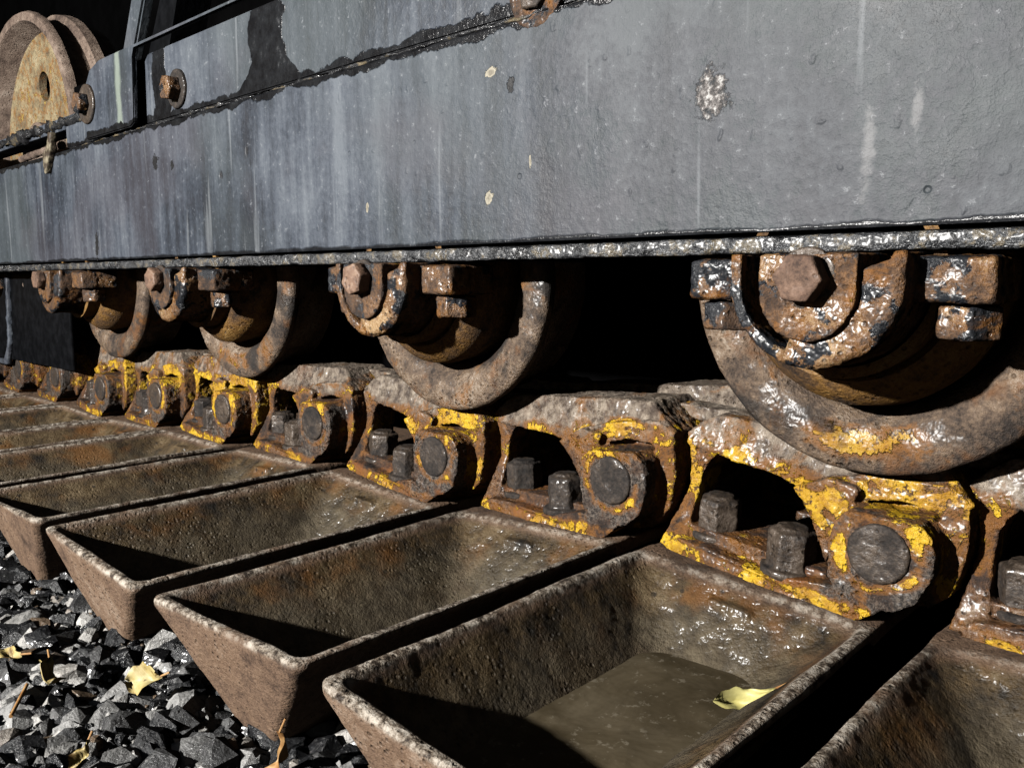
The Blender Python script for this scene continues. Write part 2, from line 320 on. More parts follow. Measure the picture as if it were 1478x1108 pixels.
    M['leaf_fresh'] = g.out(Base_Color=c, Roughness=0.5, Normal=g.bump(n1, 0.4, 0.001))
    g = G('brown_scrap')
    n1 = g.noise(80, 5, 0.6)
    M['scrap'] = g.out(Base_Color=g.ramp(n1, [(0.4, (0.28, 0.13, 0.04)), (0.65, (0.50, 0.30, 0.12))]), Roughness=0.6, Normal=g.bump(n1, 0.5, 0.001))
    g = G('cream_chip')
    n1 = g.noise(70, 5, 0.6)
    M['cream'] = g.out(Base_Color=g.ramp(n1, [(0.42, (0.05, 0.036, 0.024)), (0.55, (0.20, 0.17, 0.115)), (0.7, (0.34, 0.30, 0.22))]), Roughness=0.6, Normal=g.bump(n1, 0.8, 0.003))
    return M

YF = 0.462                # front face of the beam
SEAM = 0.3986 * YF + ZC        # height of the seam between beam and cover plates
LOW = 0.0285 * (YF - 0.008) + 0.0125 + ZC         # lower edge of the beam's side plate
CREAM = [(-0.458, 0.060, 0.0048, 0.0052), (-0.4534, 0.1519, 0.0055, 0.0034), (-0.6093, 0.0615, 0.0018, 0.004), (-0.4153, 0.0838, 0.0014, 0.005)]
PITS = [(-0.4336, 0.1399, 0.0035, 0.006), (-1.0269, 0.1411, 0.008, 0.009), (-0.9832, 0.133, 0.004, 0.005), (-1.2235, 0.0453, 0.006, 0.018)]
SCUFF = (-0.2679, 0.108, 0.011, 0.013)
RUNS = [(-0.1737, 0.066, 0.004, 0.026), (-0.150, 0.085, 0.003, 0.015)]
M = make_materials()

# ------------------------------------------------------------------ mesh helpers
def mesh_obj(name, me, mat=None, parent=None, loc=None):
    o = bpy.data.objects.new(name, me); COL.objects.link(o)
    if mat: me.materials.clear(); me.materials.append(mat)
    if parent: o.parent = parent
    if loc: o.location = loc
    return o
def empty(name, loc=(0, 0, 0), rot=(0, 0, 0)):
    o = bpy.data.objects.new(name, None); COL.objects.link(o); o.location = loc; o.rotation_euler = rot; o.empty_display_size = 0.05
    return o
def tag(o, label, cat, group=None):
    o['label'] = label; o['category'] = cat
    if group: o['group'] = group
    return o
def struct(o): o['kind'] = 'structure'; return o
def to_mesh(bm, name='m', smooth=None):
    bmesh.ops.recalc_face_normals(bm, faces=bm.faces)
    me = bpy.data.meshes.new(name); bm.to_mesh(me); bm.free()
    if smooth is not None: shade(me, smooth)
    return me
def shade(me, angle=40):
    me.polygons.foreach_set('use_smooth', [True] * len(me.polygons))
    if angle < 179: me.set_sharp_from_angle(angle=math.radians(angle))
def prism(bm, poly, d0, d1):
    """poly of (u, w) extruded along y from d0 (a number or a function of u, w) to d1"""
    a = [bm.verts.new((u, d0(u, w) if callable(d0) else d0, w)) for u, w in poly]
    b = [bm.verts.new((u, d1, w)) for u, w in poly]
    n = len(poly)
    bm.faces.new(a); bm.faces.new(b[::-1])
    for i in range(n): bm.faces.new((a[i], b[i], b[(i + 1) % n], a[(i + 1) % n]))
def box(bm, x0, x1, y0, y1, z0, z1, bev=0.0, seg=2):
    r = bmesh.ops.create_cube(bm, size=1)
    for v in r['verts']: v.co = Vector(((x0 + x1) / 2 + v.co.x * (x1 - x0), (y0 + y1) / 2 + v.co.y * (y1 - y0), (z0 + z1) / 2 + v.co.z * (z1 - z0)))
    if bev:
        es = list({e for v in r['verts'] for e in v.link_edges})
        bmesh.ops.bevel(bm, geom=es, offset=bev, segments=seg, affect='EDGES', profile=0.6)
def cyl(bm, c, axis, r, l, n=32, bev=0.0, rot=0.0, seg=2, r2=None):
    """cylinder that starts at c and runs l along axis"""
    m = Matrix.Translation(c) @ Vector(axis).to_track_quat('Z', 'Y').to_matrix().to_4x4() @ Matrix.Rotation(rot, 4, 'Z') @ Matrix.Translation((0, 0, l / 2))
    res = bmesh.ops.create_cone(bm, cap_ends=True, segments=n, radius1=r, radius2=r if r2 is None else r2, depth=l, matrix=m)
    if bev:
        es = [e for e in {e for v in res['verts'] for e in v.link_edges} if len(e.link_faces) == 2 and any(len(f.verts) > 4 for f in e.link_faces)]
        bmesh.ops.bevel(bm, geom=es, offset=bev, segments=seg, affect='EDGES', profile=0.6)
def lathe(bm, prof, n=96, c=(0, 0, 0), closed=True):
    """profile of (y, r) turned about the y axis"""
    rings = []
    for y, r in prof:
        rings.append([bm.verts.new((c[0] + r * math.cos(2 * math.pi * i / n), c[1] + y, c[2] + r * math.sin(2 * math.pi * i / n))) for i in range(n)])
    for k in range(len(prof) - 1 + (1 if closed else 0)):
        a, b = rings[k], rings[(k + 1) % len(prof)]
        for i in range(n): bm.faces.new((a[i], a[(i + 1) % n], b[(i + 1) % n], b[i]))
TEX = {}
def clouds(size, depth=3):
    k = (size, depth)
    if k not in TEX:
        t = bpy.data.textures.new('clouds', 'CLOUDS'); t.noise_scale = size; t.noise_depth = depth; t.noise_basis = 'BLENDER_ORIGINAL'; TEX[k] = t
    return TEX[k]
def bake(me, voxel=None, smooth=0, disp=(), sub=0, fac=0.5, shift=0.0):
    """evaluate remesh, smoothing and noise displacement into a plain mesh"""
    if shift: me.transform(Matrix.Translation((shift, shift, 0)))
    o = bpy.data.objects.new('tmp', me); COL.objects.link(o)
    if voxel:
        r = o.modifiers.new('r', 'REMESH'); r.mode = 'VOXEL'; r.voxel_size = voxel; r.use_smooth_shade = True
    if sub:
        s = o.modifiers.new('s', 'SUBSURF'); s.subdivision_type = 'SIMPLE'; s.levels = sub
    if smooth:
        s = o.modifiers.new('s', 'SMOOTH'); s.iterations = smooth; s.factor = fac
    for size, st in disp:
        d = o.modifiers.new('d', 'DISPLACE'); d.texture = clouds(size); d.strength = st; d.mid_level = 0.5; d.texture_coords = 'LOCAL'
    dg = bpy.context.evaluated_depsgraph_get(); dg.update()
    out = bpy.data.meshes.new_from_object(o.evaluated_get(dg))
    bpy.data.objects.remove(o); bpy.data.meshes.remove(me)
    if shift: out.transform(Matrix.Translation((-shift, -shift, 0)))
    return out
def vattr(me, name, fn):
    n = len(me.vertices); co = np.empty(n * 3, np.float32); me.vertices.foreach_get('co', co); co = co.reshape(-1, 3)
    no = np.empty(n * 3, np.float32); me.vertices.foreach_get('normal', no); no = no.reshape(-1, 3)
    a = me.attributes.new(name, 'FLOAT', 'POINT'); a.data.foreach_set('value', np.clip(fn(co, no), 0, 1).astype(np.float32))
def hexagon(bm, c, axis, r, l, rot=0.0, bev=0.0015): cyl(bm, c, axis, r, l, 6, bev, rot)
def copy_tree(o, parent=None):
    c = o.copy(); COL.objects.link(c)
    if parent: c.parent = parent
    for ch in list(o.children): copy_tree(ch, c)
    return c
def ss(v, a, b): t = np.clip((v - a) / (b - a), 0, 1); return t * t * (3 - 2 * t)

# ------------------------------------------------------------------ ground
bm = bmesh.new(); box(bm, -60, 60, -60, 60, -0.3, -0.004)
ground = struct(mesh_obj('ground', to_mesh(bm), M['ground']))

# ------------------------------------------------------------------ track frame
K = YF / 0.445
frame = tag(empty('undercarriage_beam', (-0.8, YF, LOW)), 'long grey painted steel beam with streaked weathered side above the rollers', 'steel beam')
def fpart(name, me, mat): 
    o = mesh_obj(name, me, mat, frame); o.matrix_parent_inverse = Matrix.Translation((0.8, -YF, -LOW)); return o
bm = bmesh.new(); box(bm, -3.4, 1.2, YF, YF + 0.022, LOW, SEAM, 0.002)
fpart('side_plate', to_mesh(bm), M['frame'])
def bead(x0, x1, y, z, ry, rz, seed, step=0.004, lump=0.5, n=10, sz=60, sq=False):
    """lumpy run of weld or sealant along x"""
    from mathutils import noise as mn
    bm = bmesh.new(); k = int((x1 - x0) / step); rings = []
    for i in range(k + 1):
        x = x0 + i * step; ring = []
        for j in range(n):
            a = 2 * math.pi * j / n
            cy, cz = math.cos(a), math.sin(a)
            if sq: cy, cz = math.copysign(abs(cy) ** 0.45, cy), math.copysign(abs(cz) ** 0.45, cz)
            gate = 0.62 + 0.75 * mn.noise(Vector((x * 7.0, seed, 2.0))) + 0.5 * mn.noise(Vector((x * 23.0, seed, 5.0)))
            f = (1 if sq else max(0.25, gate)) + lump * mn.noise(Vector((x * sz + seed, cy * 1.2, cz * 1.2))) + lump * 0.6 * mn.noise(Vector((x * sz * 3.3, cy * 2.4 + seed, cz * 2.4)))
            ring.append(bm.verts.new((x, y + ry * f * cy, z + rz * f * cz)))
        rings.append(ring)
    for a, b in zip(rings, rings[1:]):
        for j in range(n): bm.faces.new((a[j], a[(j + 1) % n], b[(j + 1) % n], b[j]))
    bm.faces.new(rings[0]); bm.faces.new(rings[-1][::-1])
    return to_mesh(bm, smooth=180)
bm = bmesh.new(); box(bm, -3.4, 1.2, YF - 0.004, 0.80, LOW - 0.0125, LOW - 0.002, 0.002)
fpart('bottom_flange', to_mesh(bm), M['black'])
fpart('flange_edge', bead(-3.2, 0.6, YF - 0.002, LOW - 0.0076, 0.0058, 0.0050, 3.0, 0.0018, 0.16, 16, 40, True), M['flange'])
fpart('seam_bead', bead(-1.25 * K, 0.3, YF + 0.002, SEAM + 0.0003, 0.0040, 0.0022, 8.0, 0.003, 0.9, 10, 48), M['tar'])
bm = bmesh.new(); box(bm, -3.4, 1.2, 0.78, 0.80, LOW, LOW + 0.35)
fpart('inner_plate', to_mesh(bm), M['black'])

# L-shaped mounting plate (stands proud) and the recessed cover plate
def bolt_set(parent, c, r=0.0125, l=0.017, wr=0.021, mats=('bracket', 'steel'), rot=0.35):
    bm = bmesh.new(); cyl(bm, Vector(c) + Vector((0, 0.002, 0)), (0, -1, 0), wr, 0.0055, 40, 0.0015)
    mesh_obj('washer', bake(to_mesh(bm), 0.0012, 1, [(0.01, 0.002)]), M[mats[1]], parent)
    bm = bmesh.new(); hexagon(bm, Vector(c) + Vector((0, -0.002, 0)), (0, -1, 0), r, l, rot, 0.0016)
    return mesh_obj('bolt', bake(to_mesh(bm), 0.0012, 1, [(0.008, 0.002)]), M[mats[0]], parent)
mp = tag(empty('mounting_plate', (0, 0, 0)), 'grey painted L-shaped plate with pale stripe left of the cover panel', 'plate')
def plate_poly(poly, y0, y1, bev=0.002):
    bm = bmesh.new(); prism(bm, [(u * K, w * K + ZC) for u, w in poly], y0, y1)
    bmesh.ops.bevel(bm, geom=[e for e in bm.edges], offset=bev, segments=2, affect='EDGES')
    return to_mesh(bm, smooth=35)
S = 0.1775
mesh_obj('plate', plate_poly([(-1.170, S + 0.002), (-1.034, S + 0.002), (-1.023, S + 0.006), (-1.020, S + 0.080), (-1.014, S + 0.0905), (0.10, S + 0.0905), (0.10, S + 0.0928), (-1.118, S + 0.0928), (-1.146, S + 0.086), (-1.162, S + 0.070)], YF - 0.008, YF - 0.002, 0.0015), M['plate'], mp)
bolt_set(mp, (-1.158 * K, YF - 0.008, ZC + 0.2225 * K), 0.0145, 0.014, 0.026)

cp = tag(empty('cover_plate', (0, 0, 0)), 'recessed grey cover panel with black tar runs above the long seam', 'cover panel')
mesh_obj('panel', plate_poly([(-1.012, S + 0.003), (0.10, S + 0.003), (0.10, S + 0.0815), (-1.000, S + 0.0815), (-1.009, S + 0.075)], YF + 0.003, YF + 0.016, 0.0015), M['cover'], cp)
bolt_set(cp, (-0.928 * K, YF + 0.003, ZC + 0.2085 * K), 0.0145, 0.015, 0.022)
bolt_set(cp, (-0.395 * K, YF + 0.003, ZC + 0.192 * K), 0.014, 0.006, 0.025, ('steel', 'bracket'))
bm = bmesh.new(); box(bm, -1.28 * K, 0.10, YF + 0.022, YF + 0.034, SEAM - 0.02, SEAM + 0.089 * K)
mesh_obj('shade_backing', to_mesh(bm), M['black'], cp)  # black sheet put behind the plate gap in place of its shade

# upright post behind the plates
bm = bmesh.new()
prism(bm, [(-1.262, 0.26 + ZC), (-1.222, 0.26 + ZC), (-1.135, 0.40 + ZC), (-1.165, 0.42 + ZC)], 0.515, 0.53)
bmesh.ops.bevel(bm, geom=[e for e in bm.edges], offset=0.003, segments=2, affect='EDGES')
bm2 = bmesh.new(); prism(bm2, [(-1.220, 0.262 + ZC), (-1.150, 0.262 + ZC), (-1.090, 0.372 + ZC), (-1.128, 0.395 + ZC)], 0.534, 0.58)
post = empty('support_post', (-1.25, 0.53, ZC + 0.26)); tag(post, 'slanted grey support post rising behind the mounting plate', 'post')
o = mesh_obj('face_plate', to_mesh(bm, smooth=35), M['grey'], post); o.matrix_parent_inverse = Matrix.Translation(post.location).inverted()

o = mesh_obj('web', to_mesh(bm2), M['enamel'], post); o.matrix_parent_inverse = Matrix.Translation(post.location).inverted()
# ledge with tar above the slot at the left end of the beam, rusty bar in the slot, cream flake
led = tag(empty('top_ledge', (-1.5 * K, 0.47 * K, ZC + 0.22 * K)), 'black tar coated ledge in front of the rusty idler wheel', 'ledge')
inv = Matrix.Translation(led.location).inverted()
bm = bmesh.new(); box(bm, -2.4, -1.195 * K, YF + 0.004, 0.498, ZC + 0.206 * K, ZC + 0.224 * K, 0.003)
o = mesh_obj('shelf', to_mesh(bm, smooth=35), M['grey'], led); o.matrix_parent_inverse = inv
o = mesh_obj('tar_bead', bead(-2.2, -1.19 * K, YF + 0.004, ZC + 0.215 * K, 0.006, 0.009, 21.0, 0.004, 0.85, 12, 38), M['tar'], led); o.matrix_parent_inverse = inv
bm = bmesh.new(); box(bm, -1.265 * K, -1.172 * K, YF + 0.001, YF + 0.018, ZC + 0.179 * K, ZC + 0.209 * K, 0.003)
o = mesh_obj('end_block', to_mesh(bm, smooth=35), M['plate'], led); o.matrix_parent_inverse = inv
bm = bmesh.new(); cyl(bm, (-1.49 * K, YF + 0.012, ZC + 0.187 * K), (1, 0, 0.02), 0.0055, 0.19, 16, 0.001)
tag(mesh_obj('rusty_bar', bake(to_mesh(bm), 0.002, 2, [(0.012, 0.003)]), M['idler']), 'thin rusty bar lying in the black slot under the ledge', 'bar')
bm = bmesh.new(); prism(bm, [(u * K, w * K + ZC) for u, w in [(-1.336, 0.176), (-1.320, 0.184), (-1.306, 0.206), (-1.297, 0.204), (-1.302, 0.182), (-1.320, 0.160), (-1.328, 0.150), (-1.334, 0.162)]], YF - 0.009, YF + 0.001)
tag(mesh_obj('paint_flake', bake(to_mesh(bm), 0.0018, 3, [(0.01, 0.004)]), M['cream']), 'curled cream coloured flake hanging over the beam edge', 'flake')

# ------------------------------------------------------------------ idler wheel behind the beam (upper left)
iw = tag(empty('idler_wheel', (-1.611, 0.50, ZC + 0.209)), 'rusty idler wheel with yellowed holed face behind the beam', 'wheel')
bm = bmesh.new()
lathe(bm, [(0.0, 0.230), (0.004, 0.2325), (0.012, 0.2325), (0.016, 0.226), (0.045, 0.223), (0.050, 0.236), (0.066, 0.238), (0.074, 0.229), (0.100, 0.225), (0.100, 0.19), (0.06, 0.204), (0.004, 0.2145), (0.0, 0.217)], 160)
mesh_obj('rim', bake(to_mesh(bm), None, 0, [(0.03, 0.003)]), M['idler'], iw); shade(iw.children[0].data, 50)
bm = bmesh.new()   # disc with round openings
nseg = 200; nr = 34; V = {}
holes = [(0.125 * math.cos(a), 0.125 * math.sin(a)) for a in [math.radians(97.4 + 90 * k) for k in range(4)]]
for k in range(nr + 1):
    r = 0.05 + (0.208 - 0.05) * k / nr
    for i in range(nseg):
        a = 2 * math.pi * i / nseg; px, pz = r * math.cos(a), r * math.sin(a)
        for hx, hz in holes:                       # snap vertices near a hole edge onto it
            d = math.hypot(px - hx, pz - hz)
            if 0.020 < d < 0.029: px, pz = hx + (px - hx) * 0.0245 / d, hz + (pz - hz) * 0.0245 / d
        V[k, i] = bm.verts.new((px, 0.050 - 0.012 * k / nr, pz))
for k in range(nr):
    for i in range(nseg):
        q = (V[k, i], V[k, (i + 1) % nseg], V[k + 1, (i + 1) % nseg], V[k + 1, i])
        cx = sum(v.co.x for v in q) / 4; cz = sum(v.co.z for v in q) / 4
        if min(math.hypot(cx - hx, cz - hz) for hx, hz in holes) > 0.0243: bm.faces.new(q)
bmesh.ops.dissolve_degenerate(bm, edges=bm.edges[:], dist=1e-5)
for v in [v for v in bm.verts if not v.link_faces]: bm.verts.remove(v)
geom = bmesh.ops.extrude_face_region(bm, geom=bm.faces[:])
for v in [v for v in geom['geom'] if isinstance(v, bmesh.types.BMVert)]: v.co.y += 0.012
mesh_obj('disc', to_mesh(bm, smooth=40), M['disc'], iw)
bm = bmesh.new(); lathe(bm, [(0.01, 0.0), (0.01, 0.045), (0.02, 0.058), (0.07, 0.060), (0.07, 0.0)], 64, closed=False)
mesh_obj('hub', to_mesh(bm, smooth=40), M['idler'], iw)
bm = bmesh.new(); lathe(bm, [(0.088, 0.0), (0.088, 0.200), (0.098, 0.200), (0.098, 0.0)], 64, closed=False)
mesh_obj('shade_disc', to_mesh(bm, smooth=40), M['black'], iw)  # black disc added behind the openings so they read as shade

# ------------------------------------------------------------------ rollers and their brackets
ROLL = [(-0.187, 'nearest track roller, rusty with a yellow paint patch low on its rim'), (-0.5645, 'second track roller from the right, grey brown rim above the dented yellow link'),
        (-0.942, 'third track roller from the right, yellow tinted rim, seen small'), (-1.3195, 'farthest and smallest track roller beside the black guard')]
BRK = ['nearest roller bracket with big rusty hexagon bolt in a collar', 'second roller bracket from the right with open cup collar', 'third roller bracket from the right, black and yellow lug', 'farthest roller bracket, three thin pale edges beside the guard']
ZR = ZC - 0.001
bm = bmesh.new()
lathe(bm, [(0.0, 0.1165), (0.003, 0.1195), (0.009, 0.1205), (0.014, 0.118), (0.018, 0.106), (0.070, 0.105), (0.074, 0.100), (0.074, 0.06), (0.05, 0.06), (0.035, 0.0775), (0.016, 0.0795), (0.005, 0.086), (0.0005, 0.093), (-0.001, 0.104)], 160)
roller_me = bake(to_mesh(bm), None, 0, [(0.012, 0.0016), (0.04, 0.002)]); shade(roller_me, 60)
vattr(roller_me, 'paint', lambda c, n: ss(np.hypot(c[:, 0], c[:, 2]), .085, .092) * (1 - ss(np.hypot(c[:, 0], c[:, 2]), .104, .112)) * (1 - ss(np.abs(np.arctan2(c[:, 0], -c[:, 2])), 0.15, 0.55)) * (c[:, 1] < .01))
bm = bmesh.new()
lathe(bm, [(-0.030, 0.055), (-0.034, 0.059), (-0.030, 0.066), (-0.018, 0.0745), (-0.006, 0.0765), (0.012, 0.074), (0.040, 0.072), (0.040, 0.050), (-0.05, 0.050), (-0.05, 0.056)], 128)
seal_me = bake(to_mesh(bm), None, 0, [(0.02, 0.0012)]); shade(seal_me, 50)
# bracket pieces, centred on the roller axis, y measured from YB (front of the cap)
YB = 0.421
TOP = LOW - 0.0125 - ZR - 0.001
def arc(r, a0, a1, n, cz=0.0): return [(r * math.cos(math.radians(a0 + (a1 - a0) * i / n)), cz + r * math.sin(math.radians(a0 + (a1 - a0) * i / n))) for i in range(n + 1)]
bm = bmesh.new()                                    # cap in the middle
prism(bm, [(0.026, TOP)] + arc(0.026, 0, -180, 20, -0.007) + [(-0.026, TOP)], 0.0, 0.05)
cap_me = bake(to_mesh(bm), 0.0013, 4, [(0.012, 0.0022), (0.004, 0.0012)])
bm = bmesh.new()                                    # outer cup and back
prism(bm, [(0.047, TOP)] + arc(0.047, 0, -180, 26, -0.001) + [(-0.047, TOP)] + [(-0.0405, TOP)] + arc(0.0405, 180, 360, 26, 0.0)[0:] + [(0.0405, TOP)], 0.007, 0.055)
prism(bm, arc(0.045, -110, 16, 16, -0.001) + arc(0.027, 16, -110, 16, -0.004), 0.0045, 0.05)
prism(bm, [(0.046, TOP - 0.001)] + arc(0.046, 0, -180, 26, -0.001) + [(-0.046, TOP - 0.001)], 0.042, 0.072)
cup_me = bake(to_mesh(bm), 0.0014, 3, [(0.015, 0.003), (0.005, 0.0014)])
def lug_mesh(s):
    bm = bmesh.new()
    x0, x1 = sorted((s * 0.044, s * 0.083))
    box(bm, x0, x1, 0.022, 0.072, -0.0125, TOP - 0.002, 0.003)
    return bake(to_mesh(bm), 0.0014, 3, [(0.012, 0.003), (0.004, 0.0014)])
lug_r, lug_l = lug_mesh(1), lug_mesh(-1)
bm = bmesh.new(); hexagon(bm, (0, 0, 0), (0, 0, -1), 0.0165, 0.0175, 0.25, 0.0018)
nut_me = bake(to_mesh(bm), 0.0012, 2, [(0.008, 0.0022)])
bm = bmesh.new(); hexagon(bm, (0, 0.002, 0), (0, -1, 0), 0.0135, 0.0125, 0.45, 0.002)
hb_me = bake(to_mesh(bm), 0.0010, 2, [(0.008, 0.0016)])
bm = bmesh.new(); cyl(bm, (0, 0.004, 0), (0, -1, 0), 0.0165, 0.0040, 40, 0.0008)
wa_me = bake(to_mesh(bm), 0.0012, 1, [(0.008, 0.0015)])
for i, (x, lab) in enumerate(ROLL):
    t = tag(empty('track_roller', (x, 0.514, ZR), (0, (0.0, 2.6, 0.1, 2.0)[i], 0)), lab, 'roller', 'rollers under the track frame')
    mesh_obj('wheel', roller_me, M['roller'], t); mesh_obj('seal_ring', seal_me, M['seal'], t)
    b = tag(empty('roller_bracket', (x, YB, ZR)), BRK[i], 'bracket', 'brackets that hold the rollers')
    mesh_obj('collar', cup_me, M['bracket'], b)
    c = mesh_obj('cap', cap_me, M['bracket'], b)
    w = mesh_obj('washer', wa_me, M['steel'], c)
    bo = mesh_obj('bolt', hb_me, M['bolt'], c, (0, -0.0015, 0)); bo.rotation_euler.y = i * 0.7
    for me, s in ((lug_r, 1), (lug_l, -1)):
        l = mesh_obj('lug', me, M['bracket'], b)
        n = mesh_obj('nut', nut_me, M['bracket'], l, (s * 0.066, 0.044, -0.0135)); n.rotation_euler.z = i + s * 0.6

# ------------------------------------------------------------------ track links and shoes
PITCH = 0.2005
PX = [0.0265, -0.1741, -0.3752, -0.5799, -0.7799, -0.9807, -1.1737, -1.3742, -1.5745, -1.775, -1.9755, -2.176]
PZ = [-0.1575, -0.1675, -0.1553, -0.1665, -0.1582, -0.1639, -0.1643, -0.1720, -0.168, -0.170, -0.168, -0.170]
YL = 0.513
def link_mesh(seed):
    """cast link: pin end outboard on the right, left end set back so that it nests behind the next pin end"""
    bm = bmesh.new()
    prism(bm, [(-.166, .036), (-.152, .049), (-.138, .0572), (.018, .0588), (.031, .047), (.043, .036), (.041, .031), (.021, .029), (-.018, .0275), (-.036, .021), (-.046, .0145), (-.060, .0195), (-.082, .0245), (-.105, .0265), (-.121, .0275), (-.146, .0305), (-.160, .032)],
          lambda u, w: .037 - (u + .15) / .17 * .013 + (w - .040) * .28, 0.085)
    prism(bm, [(-.193, .047), (-.182, .0570), (-.130, .0570), (-.130, .045)], 0.060, 0.084)
    prism(bm, [(-.160, .037), (-.128, .034), (-.1390, .0235), (-.1450, .012), (-.1470, -.002), (-.1475, -.018), (-.146, -.033), (-.167, -.0455), (-.1605, -.022), (-.1560, -.002), (-.1555, .018)],
          lambda u, w: .036 if w > -.005 else .036 + (w + .005) / .040 * .020, 0.066)
    prism(bm, [(-.064, .024), (-.050, .008), (-.043, -.008), (-.037, -.022), (-.027, .012), (-.020, .032), (-.040, .036)], 0.012, 0.060)
    prism(bm, [(-.034, .030), (.026, .038), (.036, .030), (.0405, .015), (.040, -.004), (.034, -.022), (.022, -.038), (.005, -.046), (-.02, -.048), (-.036, -.030)], 0.034, 0.080)
    prism(bm, [(-.046, .034), (-.020, .0405), (0, .0430), (.028, .0450), (.037, .041), (.0420, .030), (.0430, .004), (.0375, -.022), (.025, -.035), (.0195, -.029), (.0270, -.018), (.0325, .003), (.0305, .017), (.023, .0265), (0, .0285), (-.026, .023)], 0.020, 0.070)
    prism(bm, [(-.0295, .014), (-.021, .0220), (.021, .0230), (.0285, .0175), (.0318, .006), (.0310, -.008), (.0245, -.025), (.012, -.0345), (-.004, -.038), (-.020, -.037), (-.029, -.024), (-.031, 0)], -0.003, 0.045)
    # base with a lip in front and a lower shelf for the bolts
    prism(bm, [(-.166, -.0445), (-.150, -.0360), (-.125, -.0350), (-.072, -.0385), (-.035, -.0300), (-.012, -.031), (.004, -.037), (-.010, -.0475), (-.030, -.0515), (-.068, -.0500), (-.156, -.0490)],
          lambda u, w: -.003 + max(0.0, -.05 - u) * .165, 0.085)
    prism(bm, [(-.155, -.027), (-.035, -.027), (-.035, -.043), (-.155, -.043)], lambda u, w: .010 + max(0.0, -.05 - u) * .165, 0.075)
    me = bake(to_mesh(bm), 0.00125, 4, [(0.035, 0.0016), (0.012, 0.0013), (0.005, 0.0018), (0.0022, 0.0009)], shift=seed * 1.37)
    def paint(c, n):
        u, y, w = c[:, 0], c[:, 1], c[:, 2]
        front = n[:, 1] < 0.3
        rail = ss(w, .010, .020) * (1 - ss(w, .031, .042)) * front
        ring = np.exp(-((np.hypot(u, w) - .0235) / .0040) ** 2) * (y < 0.004)
        lip = (1 - ss(w, -.040, -.034)) * front * (u < 0.0)
        ridge = np.maximum(ss(u, .022, .030) * .75, ss(w, .023, .028) * ss(u, -.03, -.02) * (1 - ss(w, .040, .048)) * 1.05) * front * (y > .01)
        col = (1 - ss(u, -.146, -.138)) * ss(w, -.02, .0) * (1 - ss(w, .034, .042)) * front
        arch = np.exp(-((w - .021) / .010) ** 2) * (u < -.026) * (u > -.135) * front
        return np.maximum.reduce([rail * .72, ring * .78, lip * .80, ridge * .95, col * .80, arch]) * 0.92
    vattr(me, 'paint', paint)
    vattr(me, 'boss', lambda c, n: (c[:, 1] < .016) * (np.abs(c[:, 0]) < .034) * (c[:, 2] < .025) * (c[:, 2] > -.04) * 1.0)
    vattr(me, 'rail', lambda c, n: ss(c[:, 2], .024, .038))
    return me
def shoe_mesh(seed):
    U0, U1, Y0, Y1 = -0.1725, 0.005, 0.226, 0.530
    def loop(u0, u1, y0, y1, w, r, n=8):
        out = []
        for cx, cy, a0 in ((u1 - r, y1 - r, 0), (u0 + r, y1 - r, 90), (u0 + r, y0 + r, 180), (u1 - r, y0 + r, 270)):
            for i in range(n + 1):
                a = math.radians(a0 + 90 * i / n); out.append((cx + r * math.cos(a), cy + r * math.sin(a), w))
        return out
    W = -0.0470
    bm = bmesh.new()
    L = [loop(-.099, -.069, .251, .50, -.1305, .010), loop(-.107, -.061, .247, .503, -.126, .012), loop(U0, U1, Y0, Y1, W - .004, .008), loop(U0, U1, Y0, Y1, W, .008),
         loop(U0 + .0058, U1 - .0058, Y0 + .006, .508, W, .008), loop(U0 + .0150, U1 - .0150, Y0 + .0130, .497, W - .010, .014), loop(-.125, -.043, .262, .462, -.089, .024), loop(-.106, -.062, .275, .443, -.108, .021)]
    vs_ = [[bm.verts.new(p) for p in l] for l in L]
    n = len(L[0])
    for a, b in zip(vs_, vs_[1:]):
        for i in range(n): bm.faces.new((a[i], a[(i + 1) % n], b[(i + 1) % n], b[i]))
    bm.faces.new(vs_[0][::-1]); bm.faces.new(vs_[-1])
    box(bm, U0, U1, 0.508, 0.74, W - 0.012, W - 0.001)
    box(bm, -0.10, -0.07, 0.49, 0.74, -0.1235, W - 0.010)
    me = bake(to_mesh(bm), 0.0017, 3, [(0.11, 0.0045), (0.04, 0.0014), (0.012, 0.0005), (0.004, 0.0004)], shift=seed * 1.71)
    def inside(c, n):
        u, y, w = c.T
        cu = -0.084 - u; cy = np.clip(y, .30, .43) - y; cw = -0.03 - w
        inn = (n[:, 0] * cu + n[:, 1] * cy + n[:, 2] * cw) > 0
        return inn * (1 - ss(w, W - .008, W - .002)) 
    vattr(me, 'inside', inside)
    vattr(me, 'wet', lambda c, n: inside(c, n) * np.maximum(ss(-n[:, 1], .25, .55), 0.25 * (n[:, 2] > .9)))
    vattr(me, 'rim', lambda c, n: ss(c[:, 2], W - .0040, W - .0008) * (1 - ss(c[:, 1], .50, .515)))
    return me
LMS = [link_mesh(k) for k in range(3)]; SMS = [shoe_mesh(k + 1) for k in range(4)]
bm = bmesh.new(); cyl(bm, (0, -0.0052, 0), (0, 1, 0), 0.0188, 0.03, 48, 0.0018)
PM = bake(to_mesh(bm), 0.0011, 2, [(0.010, 0.0016), (0.003, 0.0008)])
bm = bmesh.new(); hexagon(bm, (0, 0, -0.026), (0, 0, 1), 0.0150, 0.030, 0.3, 0.0028); cyl(bm, (0, 0, 0), (0, 0, 1), 0.0095, 0.0065, 24, 0.0022); cyl(bm, (0, 0, -0.0275), (0, 0, 1), 0.0180, 0.0055, 32, 0.001)
BM_ = bake(to_mesh(bm), 0.0010, 2, [(0.009, 0.0020), (0.003, 0.0008)])
